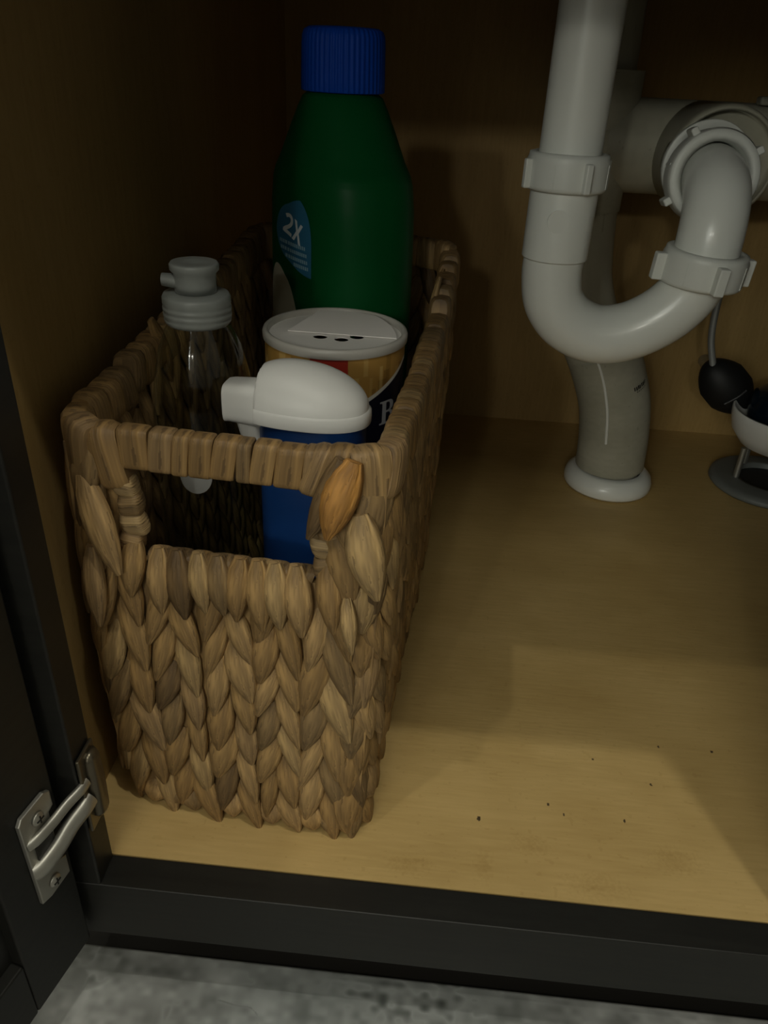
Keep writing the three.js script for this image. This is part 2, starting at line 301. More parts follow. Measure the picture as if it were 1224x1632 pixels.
  function planAt(t) {
    t = ((t % PER) + PER) % PER;
    for (let k = 0; k < 8; k++) {
      if (t <= sl[k]) {
        const s = segs[k], q = t / sl[k];
        if (s[0] === 'l') return [s[1] + (s[3] - s[1]) * q, s[2] + (s[4] - s[2]) * q, s[5], s[6]];
        const ang = s[3] - q * Math.PI / 2;              // from +z towards +x and on round
        return [s[1] + Math.cos(ang) * cr, s[2] + Math.sin(ang) * cr, Math.cos(ang), Math.sin(ang)];
      }
      t -= sl[k];
    }
    return [0, 0, 0, 1];
  }
  const topY = (x, z) => { const w = -z, L = 0.2236 + 0.112 * w, R = 0.2265 - 0.006 * Math.sin(Math.min(1, w / 0.22) * Math.PI) + Math.max(0, w - 0.2) * 0.36, q = THREE.MathUtils.clamp((x + hw) / (2 * hw), 0, 1); return L + (R - L) * q; };
  // the front is wider at the rim than at the base, more so on the left
  const tab = (t, y) => { let k = 0; while (k < t.length - 2 && y > t[k + 1][0]) k++; const f = THREE.MathUtils.clamp((y - t[k][0]) / (t[k + 1][0] - t[k][0]), 0, 1); return t[k][1] + (t[k + 1][1] - t[k][1]) * f; };
  const LT = [[0, 0.002], [0.02, -0.004], [0.04, -0.0085], [0.10, -0.0112], [0.15, -0.0108], [0.23, -0.0085]], RT = [[0, -0.003], [0.1, 0.001], [0.2, 0.004], [0.23, 0.0045]];
  const bulge = (x, y) => (x < 0 ? tab(LT, y) * Math.min(1, -x / hw) : tab(RT, y) * Math.min(1, x / hw));
  const HOLE = { x0: -0.0412, x1: 0.0372, y0: 0.1642, y1: 0.2033 };
  const far = [];                                        // strands past the first three hundred, and those out of sight
  let strands = 0;
  const dummy = new THREE.Object3D();
  function place(geo, mat, name, x, y, z, nx, nz, sx, sy, sz, lean, tilt, single) {
    dummy.position.set(x, y, z); dummy.rotation.set(0, 0, 0); dummy.rotation.order = 'YXZ';
    dummy.rotation.set(tilt, Math.atan2(nx, nz), lean); dummy.scale.set(sx, sy, sz); dummy.updateMatrix();
    if (single) { const m = obj(name, geo, mat, t); m.position.copy(dummy.position); m.rotation.copy(dummy.rotation); m.scale.copy(dummy.scale); return m; }
    const g = geo.clone().applyMatrix4(dummy.matrix), n = g.attributes.position.count, c = new Float32Array(n * 3);
    for (let i = 0; i < n; i++) { c[3 * i] = mat.color.r; c[3 * i + 1] = mat.color.g; c[3 * i + 2] = mat.color.b; }
    g.setAttribute('color', new THREE.BufferAttribute(c, 3)); far.push(g); return null;
  }
  const NC = 70, pitch = PER / NC;
  const frontLen = 2 * (hw - cr), t0 = -cr * Math.PI / 2 - 0.004;
  const order = []; for (let k = 0; k < NC; k++) order.push(k);
  for (const k of order) {
    const tt = t0 + k * pitch + rr(-0.0006, 0.0006);
    const [x, z, nx, nz] = planAt(tt);
    const front = nz > 0.3, right = nx > 0.6 && z > -0.17;
    const lean = (k % 2 ? 1 : -1);
    const post = front && (x < HOLE.x0 + 0.004 || x > HOLE.x1 - 0.004);
    const top = topY(x, z) - 0.012;
    let step = post ? 0.0262 : 0.0226, y = 0.010 + (k % 2 ? 0 : step * 0.5) + rr(-0.003, 0.003);
    { // short blunt ends along the base
      const single = (front || right) && strands < 255; if (single) strands++;
      place(LV[(k * 5) % 6], pick(), 'strand', x + bulge(x, 0.008) - nx * 0.0008, 0.0095, z - nz * 0.0008, nx, nz, pitch * 1.5, rr(0.017, 0.0185), 0.008, lean * rr(-0.1, 0.2), 0.03, single);
    }
    while (y < top) {
      const corner = Math.abs(nx) > 0.15 && Math.abs(nz) > 0.15;
      const L = step * rr(1.4, 1.8), wd = pitch * rr(1.15, 1.5) * (post ? 1.1 : 1) * (corner ? 1.22 : 1), th = rr(0.0065, 0.0085);
      const yc = Math.max(y + L * 0.12, L * 0.42);
      const inHole = front && x > HOLE.x0 - 0.006 && x < HOLE.x1 + 0.006 && yc + L * 0.42 > HOLE.y0;
      if (!inHole) {
        const m = pick(), g = LV[Math.floor(rnd() * 6)];
        const single = (front || right) && strands < 255;
        if (single) strands++;
        const hx = x + bulge(x, yc), off = rr(-0.0006, 0.0012);
        place(g, m, 'strand', hx + nx * off, Math.min(yc, top - L * 0.28), z + nz * off, nx, nz, wd, L, th, lean * rr(0.1, 0.31), rr(-0.10, -0.03), single);
      }
      y += step * rr(0.92, 1.08);
    }
  }
  for (const [tc, yb] of [[frontLen + cr * Math.PI / 4, 0.012], [-cr * Math.PI / 4, 0.016]]) {   // strands down the two front corners
    const [x, z, nx, nz] = planAt(tc);
    for (let y = yb, k = 0; y < 0.205; y += 0.0245, k++) place(LV[(k * 2 + 1) % 6], pick(), 'strand', x + bulge(x, y) + nx * 0.0006, y + 0.004, z + nz * 0.0006, nx, nz, rr(0.0145, 0.0175), rr(0.036, 0.042), 0.0075, (k % 2 ? 1 : -1) * rr(0.05, 0.2), -0.06, true);
  }
  // inner faces of the walls: the same braid seen from inside
  for (let k = 0; k < NC; k++) {
    const [x, z, nx, nz] = planAt(t0 + (k + 0.5) * pitch); if (nz > 0.3) continue;
    for (let y = 0.02; y < topY(x, z) - 0.02; y += 0.024) place(LV[k % 6], pick(), '', x + bulge(x, y) - nx * 0.008, y + (k % 2) * 0.012, z - nz * 0.008, -nx, -nz, pitch * 1.25, 0.034, 0.007, (k % 2 ? 1 : -1) * 0.25, -0.05, false);
  }
  // strands folded over the lower edge of the hole
  for (let k = 0; k < 8; k++) {
    const x = HOLE.x0 + 0.004 + (k + 0.5) * 0.0088 + rr(-0.0008, 0.0008), L = rr(0.028, 0.036);
    place(LV[Math.floor(rnd() * 6)], k === 2 || k === 6 ? pale : pick(), 'strand', x, HOLE.y0 + 0.0035 - L * 0.47, -0.001, 0, 1, rr(0.0122, 0.0145), L, 0.0105, rr(-0.12, 0.12), -0.02, true); strands++;
    place(WV[k % 4], pick(), 'strand', x, HOLE.y0 - 0.0035, -0.0065, 0, 1, 0.0105, 0.011, 0.010, 0, 0, true); strands++;
  }
  // short stubs wound round the sides of the hole
  for (const [x, s] of [[HOLE.x0 - 0.0035, 1], [HOLE.x1 + 0.0035, -1]]) for (let k = 0; k < 4; k++) {
    const g = place(WV[(k + (s > 0 ? 0 : 2)) % 4], k % 2 ? stub : pick(), 'strand', x + rr(-0.001, 0.001) + s * (k === 1 ? 0.0018 : 0), 0.1695 + k * 0.0092, -0.0055, 0, 1, 0.0098, rr(0.0085, 0.011), 0.0095, Math.PI / 2 + rr(-0.25, 0.25), 0, true); strands++;
  }
  // large strands beside the hole that the photograph singles out
  place(LV[0], golden, 'strand', 0.0475, 0.207, 0.0055, 0.05, 1, 0.0165, 0.034, 0.009, -0.28, -0.08, true);
  place(LV[3], brownStain, 'strand', 0.0412, 0.205, 0.0030, -0.1, 1, 0.013, 0.038, 0.008, -0.33, -0.04, true);
  place(LV[2], pale, 'strand', 0.0590, 0.1815, 0.0042, 0.15, 1, 0.0160, 0.038, 0.010, 0.22, -0.1, true);
  place(LV[4], T[2], 'strand', -0.0545, 0.180, 0.0032, -0.1, 1, 0.0155, 0.046, 0.010, 0.3, -0.06, true);
  place(LV[1], T[4], 'strand', -0.0620, 0.147, 0.0028, -0.2, 1, 0.0135, 0.040, 0.010, 0.05, -0.06, true);
  place(LV[5], pale, 'strand', 0.0525, 0.1465, 0.0048, 0.1, 1, 0.010, 0.026, 0.007, 0.12, -0.2, true);
  place(LV[0], T[1], 'strand', 0.0430, 0.1560, -0.0005, 0, 1, 0.0135, 0.036, 0.009, 0.1, -0.04, true);
  place(LV[4], T[0], 'strand', -0.0450, 0.1580, -0.0008, 0, 1, 0.0125, 0.030, 0.009, -0.12, -0.04, true);
  // wraps round the rim
  const NW = 62, wp = PER / NW;
  for (let k = 0; k < NW; k++) {
    const tt = t0 + (k + 0.5) * wp, [x, z, nx, nz] = planAt(tt);
    const front = nz > 0.7; if (front && x > HOLE.x0 - 0.002 && x < HOLE.x1 + 0.004) continue;
    const h = front || nz > 0.2 ? rr(0.024, 0.032) : rr(0.018, 0.026), ty = topY(x, z);
    place(WV[k % 4], rnd() < 0.15 ? pale : T[Math.floor(rnd() * 6)], 'rim_wrap', x + bulge(x, 0.22) - nx * 0.0035, ty - h / 2 + rr(-0.001, 0.0012), z - nz * 0.0035, nx, nz, wp * rr(1.12, 1.3), h, rr(0.0125, 0.0145), rr(-0.12, 0.12), 0, true);
  }
  // flat wraps round the handle bar
  const HB = [0.0125, 0.0100, 0.0068, 0.0094, 0.0102, 0.0058, 0.0098, 0.0112, 0.0072]; let hx = HOLE.x0 - 0.003;
  HB.forEach((w, k) => { place(HV[[0, 1, 2, 1, 2, 1, 2, 1, 1][k]], [T[1], T[4], T[0], T[3], T[1], T[5], T[0], T[1], T[4]][k], 'handle_wrap', hx + w / 2, 0.2147 + rr(-0.0003, 0.0003), -0.005, 0, 1, w * 1.0, 0.0184 + rr(-0.0003, 0.0003), 0.0092 + (k % 3) * 0.0004, 0, 0, true); hx += w; });
  place(WV[3], T[4], 'handle_wrap', HOLE.x1 - 0.0005, 0.2142, -0.005, 0, 1, 0.0088, 0.0225, 0.0125, -0.22, 0, true);
  obj('handle_bar', new THREE.CylinderGeometry(0.0035, 0.0035, 0.090, 12).rotateZ(Math.PI / 2).translate(-0.002, 0.2138, -0.005), core, t);
  // the woven wall behind the strands
  const walls = [];
  const panel = (x0, y0, z0, x1, y1, z1) => {
    const g = new THREE.BoxGeometry(x1 - x0, y1 - y0, z1 - z0, 4, 8, 1).translate((x0 + x1) / 2, (y0 + y1) / 2, (z0 + z1) / 2), p = g.attributes.position;
    for (let i = 0; i < p.count; i++) p.setX(i, p.getX(i) + bulge(p.getX(i), p.getY(i)));
    g.computeVertexNormals(); walls.push(g);
  };
  panel(-0.0605, 0.004, -0.008, 0.0605, HOLE.y0 - 0.004, -0.004); panel(-0.0605, HOLE.y0 - 0.004, -0.008, HOLE.x0 + 0.004, 0.214, -0.004); panel(HOLE.x1 - 0.001, HOLE.y0 - 0.004, -0.008, 0.0605, 0.214, -0.004);
  panel(0.0575, 0.004, -0.271, 0.0605, 0.210, -0.006); panel(-0.0605, 0.004, -0.271, -0.0575, 0.214, -0.006); panel(-0.060, 0.004, -0.271, 0.060, 0.218, -0.267);
  panel(-0.060, 0.002, -0.271, 0.060, 0.006, -0.006);
  obj('wall_core', walls.map(g => g.toNonIndexed()), core, t);
  const s = obj('woven_strands', far.map(g => g.toNonIndexed()), std({ vertexColors: true, map: streak, bumpMap: streakB, bumpScale: 0.0007, roughness: 0.62 }), t);
  s.userData.kind = 'stuff';
}

// ───────────────────────── bottles and can in the basket ─────────────────────────
const BY = 0.0075;                                        // on the basket's bottom
function canvas(w, h, draw) { const c = document.createElement('canvas'); c.width = w; c.height = h; draw(c.getContext('2d'), w, h); const t = new THREE.CanvasTexture(c); t.colorSpace = THREE.SRGBColorSpace; return t; }
{ // clear dish soap bottle
  const p = bas(-0.099, 0, 0.066);
  const t = thing('dish_soap_bottle', 'clear plastic bottle with a translucent white flip cap, left in the basket', 'bottle', [p.x, BY, p.z], 8 * D2R);
  const prof = [[0, 0], [0.021, 0], [0.0235, 0.002], [0.0252, 0.006], [0.0256, 0.150], [0.0252, 0.178], [0.0240, 0.200], [0.0218, 0.217], [0.0185, 0.2305], [0.0150, 0.238], [0.0130, 0.2405], [0.0128, 0.244]];
  obj('bottle_body', lathe(prof, 56), phys({ color: lin(0.93, 0.96, 0.92), transmission: 1, thickness: 0, roughness: 0.06, ior: 1.5 }), t);
  const cm = phys({ color: lin(0.40, 0.43, 0.41), roughness: 0.4, transmission: 0.35, thickness: 0 });
  obj('cap_collar', lathe([[0.0125, 0.2405], [0.0138, 0.2405], [0.0146, 0.2415], [0.0150, 0.2428], [0.0144, 0.2434], [0.0151, 0.2442], [0.0151, 0.2456], [0.0144, 0.2462], [0.0151, 0.2470], [0.0151, 0.2482], [0.0145, 0.2488], [0.0150, 0.2496], [0.0150, 0.2522], [0.0142, 0.2538], [0.0098, 0.2544], [0, 0.2544]], 56), cm, t);
  const lid = obj('flip_lid', lathe([[0, 0.2546], [0.0093, 0.2546], [0.0090, 0.2580], [0.0092, 0.2625], [0.0106, 0.2640], [0.0107, 0.2662], [0.0100, 0.2672], [0.0055, 0.2668], [0, 0.2662]], 48), cm, t);
  obj('spout', loft((i, j) => { const a = i * Math.PI * 2, r = 0.0036 - j * 0.0006; return V3(-0.0075 - j * 0.0068, 0.2586 + r * 0.9 * Math.cos(a) + j * 0.0006, r * 1.2 * Math.sin(a)); }, 16, 3), cm, lid);
  obj('sticker', loft((i, j) => { const a = i * Math.PI * 2, q = Math.cos(a) * 0.0075 * j, y = 0.1745 + Math.sin(a) * 0.0085 * j, ang = q / 0.0253 - 0.1; return V3(Math.sin(ang) * 0.0257, y, Math.cos(ang) * 0.0257); }, 28, 2, false), std({ color: lin(0.42, 0.42, 0.40), roughness: 0.6, side: THREE.DoubleSide }), t);
}
{ // blue bottle with a domed white cap and a side spout
  const p = bas(-0.0415, 0, 0.0475);
  const t = thing('spray_bottle', 'deep blue oval bottle with a domed white cap and side spout, behind the handle', 'bottle', [p.x, BY, p.z], -BAS.a - 2 * D2R);
  const A = 0.0248, B = 0.0165;
  const sec = (a, s, e = 0.82) => [A * s * sgnpow(Math.cos(a), e), -B * s * sgnpow(Math.sin(a), e)];
  const body = [[0, 0.88], [0.002, 0.96], [0.006, 0.985], [0.03, 0.99], [0.12, 0.975], [0.17, 0.97], [0.2085, 0.965]];
  obj('bottle_body', loft((i, j) => { const q = j * (body.length - 1), k = Math.min(body.length - 2, Math.floor(q)), f = q - k; const y = body[k][0] + (body[k + 1][0] - body[k][0]) * f, s = body[k][1] + (body[k + 1][1] - body[k][1]) * f; const [x, z] = sec(i * Math.PI * 2, s); return V3(x, y, z); }, 48, 24), M.bluePlastic, t);
  // cap: an upright lip, then a dome that starts a little inside it and is highest at the middle and left
  const csec = (a, s) => { const e = 0.86; return [Math.max(-0.0228, -0.0045 + 0.0302 * s * sgnpow(Math.cos(a), e)), -0.0172 * s * sgnpow(Math.sin(a), e)]; };
  const lip = loft((i, j) => { const [x, z] = csec(i * Math.PI * 2, [0.985, 1.01, 1.015, 1.01, 0.975][Math.round(j * 4)]); return V3(x, 0.2085 + [0, 0.0004, 0.003, 0.0056, 0.0066][Math.round(j * 4)], z); }, 56, 4);
  const dome = loft((i, j) => {
    const s = Math.cos(j * Math.PI / 2), [x, z] = csec(i * Math.PI * 2, 0.972 * Math.pow(s, 0.95));
    return V3(x, 0.2150 + 0.0178 * Math.pow(Math.sin(j * Math.PI / 2), 1.05) * (1 - 4 * (x + 0.0045)), z - 0.002 * Math.sin(j * Math.PI / 2));
  }, 56, 22);
  const cap = obj('cap', [lip, dome], M.whitePlastic, t);
  obj('spout', loft((i, j) => {
    const a = i * Math.PI * 2, e = 0.5, hh = 0.0102 - 0.0012 * j, ww = 0.0088 - 0.0012 * j;
    return V3(-0.0205 - j * 0.0185, 0.2130 + hh * sgnpow(Math.cos(a), e) + (j > 0.99 ? -0.0004 : 0), 0.001 - ww * sgnpow(Math.sin(a), e));
  }, 28, 8), M.whitePlastic, cap);
  obj('spout_skirt', loft((i, j) => { const a = i * Math.PI * 2, e = 0.6; return V3(-0.0285 + (0.0072 - 0.002 * (1 - j)) * sgnpow(Math.cos(a), e) + 0.002 * (1 - j), 0.194 + j * 0.014, 0.001 - 0.0062 * sgnpow(Math.sin(a), e)); }, 24, 4), M.whitePlastic, cap);
}
{ // cleanser can
  const p = bas(-0.0492, 0, 0.128), r = 0.0368, H = 0.2215;
  const t = thing('cleanser_can', 'round can with gold, red and navy print and a white shaker lid', 'can', [p.x, BY, p.z], 0);
  const print = canvas(1024, 1024, (g, w, h) => {          // one turn; v over the full height
    g.fillStyle = '#b98f4a'; g.fillRect(0, 0, w, h);
    for (let k = 0; k < 90; k++) { const x = rr(0, w), q = rr(6, 26); g.fillStyle = `rgba(${k % 3 ? '92,66,24' : '232,206,140'},${rr(0.15, 0.5)})`; g.fillRect(x, rr(0, 120), q, rr(20, 110)); }
    g.fillStyle = '#a83226'; g.fillRect(478, 6, 84, 110);
    const edge = () => { g.beginPath(); g.moveTo(-9, 190); g.lineTo(470, 190); g.lineTo(540, 146); g.lineTo(634, 100); g.lineTo(745, 44); g.lineTo(1035, 44); };
    g.fillStyle = '#14182a'; edge(); g.lineTo(1035, 1035); g.lineTo(-9, 1035); g.fill();
    g.strokeStyle = '#e8e6dc'; g.lineWidth = 10; edge(); g.stroke();
    g.fillStyle = '#c9ccd0'; g.font = 'bold 84px serif'; g.textAlign = 'center'; g.fillText('B', 672, 184);
  });
  const pb = lathe([[r - 0.002, 0.001], [r, 0.003], [r, H - 0.004], [r - 0.0004, H - 0.001]], 96);
  { const uv = pb.attributes.uv, ps = pb.attributes.position; for (let i = 0; i < uv.count; i++) { uv.setXY(i, uv.getX(i), ps.getY(i) / H); } }
  pb.rotateY(Math.PI);                                      // the print's middle faces the front
  const body = obj('can_body', pb, std({ map: print, roughness: 0.42 }), t);
  obj('can_base', new THREE.CylinderGeometry(r - 0.001, r - 0.001, 0.003, 64).translate(0, 0.0015, 0), M.steel, body);
  const cm = phys({ color: lin(0.62, 0.6, 0.55), roughness: 0.35, transmission: 0.15, thickness: 0 });
  obj('lid_rim', lathe([[r + 0.0002, H - 0.0020], [r + 0.0010, H - 0.0016], [r + 0.0012, H + 0.0012], [r + 0.0006, H + 0.0028], [r - 0.0006, H + 0.0032], [r - 0.0018, H + 0.0026], [r - 0.0022, H + 0.0004], [r - 0.0022, H - 0.001], [r, H - 0.001]], 96), cm, t);
  const sh = new THREE.Shape(); sh.absarc(0, 0, r - 0.002, 0, Math.PI * 2);
  const holes = [[-0.0068, -0.0078], [0.0045, -0.0098], [0.0118, -0.0042]];
  for (const [x, y] of holes) { const q = new THREE.Path(); q.absellipse(x, y, 0.0037, 0.0034, 0, Math.PI * 2); sh.holes.push(q); }
  const lid = obj('lid', new THREE.ExtrudeGeometry(sh, { depth: 0.0005, bevelEnabled: false, curveSegments: 48 }).rotateX(-Math.PI / 2).translate(0, H - 0.0005, 0), std({ color: lin(0.9, 0.88, 0.84), roughness: 0.5 }), t);
  // peeled seal folded back over the rear half
  const fs = new THREE.Shape(); fs.moveTo(-0.0245, -0.004); fs.lineTo(0.0325, -0.0045); fs.quadraticCurveTo(0.031, 0.012, 0.019, 0.0235); fs.quadraticCurveTo(0.004, 0.029, -0.0125, 0.0262); fs.closePath();
  const fl = new THREE.ExtrudeGeometry(fs, { depth: 0.0005, bevelEnabled: false, curveSegments: 16 }).rotateX(-Math.PI / 2);
  { const ps = fl.attributes.position; for (let i = 0; i < ps.count; i++) { const q = Math.max(0, -ps.getZ(i) + 0.0045); ps.setY(i, ps.getY(i) + q * 0.10 + 0.0002); } fl.computeVertexNormals(); }
  obj('seal_flap', fl.translate(0, H + 0.0002, 0), std({ color: lin(0.88, 0.85, 0.82), roughness: 0.6 }), lid);
}
{ // green gel bottle
  const p = bas(-0.0652, 0, 0.2135), H = 0.3295;
  const t = thing('detergent_bottle', 'tall dark green plastic bottle with a blue screw cap, at the basket\'s back', 'bottle', [p.x, BY, p.z], -BAS.a - 50 * D2R);
  const R = [[0, 0.045, 0.028, 0.8], [0.002, 0.050, 0.0325, 0.8], [0.008, 0.0525, 0.0345, 0.8], [0.04, 0.0535, 0.0352, 0.8], [0.20, 0.0535, 0.0352, 0.8], [0.250, 0.0525, 0.0350, 0.8], [0.272, 0.0510, 0.0348, 0.8], [0.285, 0.0492, 0.0342, 0.82], [0.2905, 0.0473, 0.0336, 0.86], [0.297, 0.0425, 0.0320, 0.92], [0.311, 0.0342, 0.0282, 0.98], [0.322, 0.0270, 0.0245, 1], [0.3275, 0.0225, 0.0222, 1], [H, 0.0195, 0.0195, 1]];
  const ring = (y) => { let k = 0; while (k < R.length - 2 && y > R[k + 1][0]) k++; const f = (y - R[k][0]) / (R[k + 1][0] - R[k][0]); return [1, 2, 3].map(c => R[k][c] + (R[k + 1][c] - R[k][c]) * f); };
  const surf = (a, y, o = 0) => { const [A, B, e] = ring(y); return V3((A + o) * sgnpow(Math.cos(a), e), y, -(B + o) * sgnpow(Math.sin(a), e)); };
  const ys = []; for (let k = 0; k < R.length - 1; k++) { const n = k > 5 ? 3 : 3; for (let i = 0; i < n; i++) ys.push(R[k][0] + (R[k + 1][0] - R[k][0]) * i / n); } ys.push(H);
  obj('bottle_body', loft((i, j) => surf(i * Math.PI * 2, ys[Math.round(j * (ys.length - 1))]), 72, ys.length - 1), M.greenPlastic, t);
  // ribbed cap
  const cap = loft((i, j) => { const a = i * Math.PI * 2, rib = j > 0.08 && j < 0.8 ? 0.00045 * Math.cos(a * 48) : 0; const y = [0, 0.0006, 0.006, 0.014, 0.022, 0.0262, 0.0288, 0.0302, 0.0305][Math.round(j * 8)], r = [0.0215, 0.0225, 0.0225, 0.0223, 0.0221, 0.0218, 0.0208, 0.0185, 0.012][Math.round(j * 8)] + rib; return V3(Math.cos(a) * r, y, -Math.sin(a) * r); }, 192, 8);
  obj('screw_cap', cap.translate(0, H + 0.0002, 0), M.capBlue, t);
  // printed labels that follow the curved side
  const patch = (a0, a1, y0, y1, o) => { const g = new THREE.PlaneGeometry(1, 1, 24, 16), ps = g.attributes.position; for (let i = 0; i < ps.count; i++) { const q = ps.getX(i) + 0.5, v = ps.getY(i) + 0.5, s = surf(a0 + (a1 - a0) * q, y0 + (y1 - y0) * v, o); ps.setXYZ(i, s.x, s.y, s.z); } g.computeVertexNormals(); return g; };
  const l1 = canvas(512, 512, (g, w, h) => {
    g.clearRect(0, 0, w, h); g.fillStyle = '#2f6f92'; g.beginPath(); g.moveTo(500, 500); g.bezierCurveTo(330, 500, 60, 420, 20, 250); g.bezierCurveTo(40, 100, 250, 10, 360, 10); g.bezierCurveTo(470, 60, 510, 170, 505, 300); g.closePath(); g.fill();
    g.fillStyle = '#d8e2e6'; g.font = 'bold 200px sans-serif'; g.textAlign = 'center'; g.save(); g.translate(265, 205); g.rotate(0.3); g.fillText('2X', 0, 70); g.restore();
    g.fillStyle = '#8fb4c4'; for (const [x, y, q] of [[90, 300, 330], [110, 345, 330], [170, 390, 280], [260, 430, 190]]) for (let k = 0; k < q; k += 26) g.fillRect(x + k, y, 18, 24);
  });
  obj('label', patch(-1.82, -1.12, 0.236, 0.278, 0.0004), std({ map: l1, transparent: true, alphaTest: 0.5, roughness: 0.45 }), t);
  const l2 = canvas(256, 512, (g, w, h) => {
    g.clearRect(0, 0, w, h); g.fillStyle = '#c9c7b4'; g.beginPath(); g.ellipse(120, 330, 118, 320, 0, 0, 7); g.fill();
    g.fillStyle = '#5a4a34'; for (let k = 0; k < 9; k++) { g.beginPath(); g.ellipse(60 + k * 14, 200 + (k % 3) * 16 + k * 6, 9, 15, k, 0, 7); g.fill(); }
  });
  obj('label', patch(-2.25, -1.22, 0.12, 0.240, 0.0004), std({ map: l2, transparent: true, alphaTest: 0.5, roughness: 0.5 }), t);
}

// ───────────────────────── drain trap ─────────────────────────
// a slip nut round the y axis with its rim and four lugs
function slipNut(r, h, lugs, phase = 0, lw = 1) {
  const ri = r * 0.72, g = [lathe([[ri, 0], [r * 0.93, 0], [r * 0.985, h * 0.06], [r, h * 0.14], [r, h * 0.80], [r * 0.965, h * 0.9], [r * 0.955, h], [r * 0.86, h * 1.03], [ri, h * 1.0], [ri, 0]], 56)];
  for (let k = 0; k < lugs; k++) { const a = phase + k * Math.PI * 2 / lugs, b = new RoundedBoxGeometry(r * 0.22 * lw, h * 0.80, r * 0.17 * lw, 2, r * 0.04); b.translate(r * (1.0 + 0.03 * lw * lw), h * 0.44, 0); b.rotateY(a); g.push(b); }
  for (let k = 0; k < lugs; k++) { const a = phase + (k + 0.5) * Math.PI * 2 / lugs, b = new THREE.BoxGeometry(r * 0.02, h * 0.66, r * 0.05); b.translate(r * 1.0, h * 0.45, 0); b.rotateY(a); g.push(b); }
  return g.map(q => q.index ? q.toNonIndexed() : q);
}
function orient(geos, from, dir) { const q = new THREE.Quaternion().setFromUnitVectors(V3(0, 1, 0), dir.clone().normalize()); return geos.map(g => g.applyQuaternion(q).translate(from.x, from.y, from.z)); }
{
  const t = thing('drain_trap', 'glossy white plastic drain trap with a U bend and three lugged nuts', 'pipe', [0, 0, 0]);
  const TX = 0.2145, TZ = -0.289;
  obj('tailpiece', new THREE.CylinderGeometry(0.019, 0.019, 0.215, 48).translate(TX, 0.398, TZ), M.pvc, t);
  const n1 = obj('slip_nut', orient(slipNut(0.0255, 0.021, 4, 0.35), V3(TX, 0.2885, TZ), V3(0, 1, 0)), M.pvcNut, t);
  obj('trap_socket', lathe([[0.018, 0.247], [0.0206, 0.247], [0.0212, 0.248], [0.0212, 0.2885], [0.018, 0.2885]], 56).translate(TX, 0, TZ), M.pvc, t);
  obj('embossed_disc', new THREE.CylinderGeometry(0.0068, 0.0068, 0.0016, 32).rotateX(Math.PI / 2).translate(TX - 0.0035, 0.2725, TZ + 0.0206), M.pvc, t);
  obj('trap_bend', tube([[TX, 0.249, TZ], [TX, 0.236, TZ], [0.2185, 0.219, TZ], [0.2305, 0.2055, TZ], [0.2495, 0.1985, TZ], [0.2705, 0.2020, TZ + 0.001], [0.2895, 0.2135, TZ + 0.002], [0.3025, 0.2285, TZ + 0.003], [0.3085, 0.2440, TZ + 0.004]], 0.0196, 80, 36), M.pvc, t);
  const AZ = TZ + 0.004;
  const d2 = V3(0.05, 1, 0.04);
  obj('slip_nut', orient(slipNut(0.0268, 0.021, 4, 0.12, 1.45), V3(0.3085, 0.2375, AZ), d2), M.pvcNut, t);
  obj('trap_arm', tube([[0.3090, 0.246, AZ], [0.3088, 0.256, AZ], [0.3095, 0.270, AZ - 0.002], [0.3108, 0.283, AZ - 0.009], [0.3122, 0.292, AZ - 0.021], [0.3135, 0.2962, AZ - 0.038], [0.314, 0.297, AZ - 0.075]], 0.0203, 72, 36), M.pvc, t);
  obj('slip_nut', orient(slipNut(0.0292, 0.018, 4, 0.55), V3(0.314, 0.2960, AZ - 0.052), V3(-0.03, 0.1, 1)), M.pvcNut, t);
}
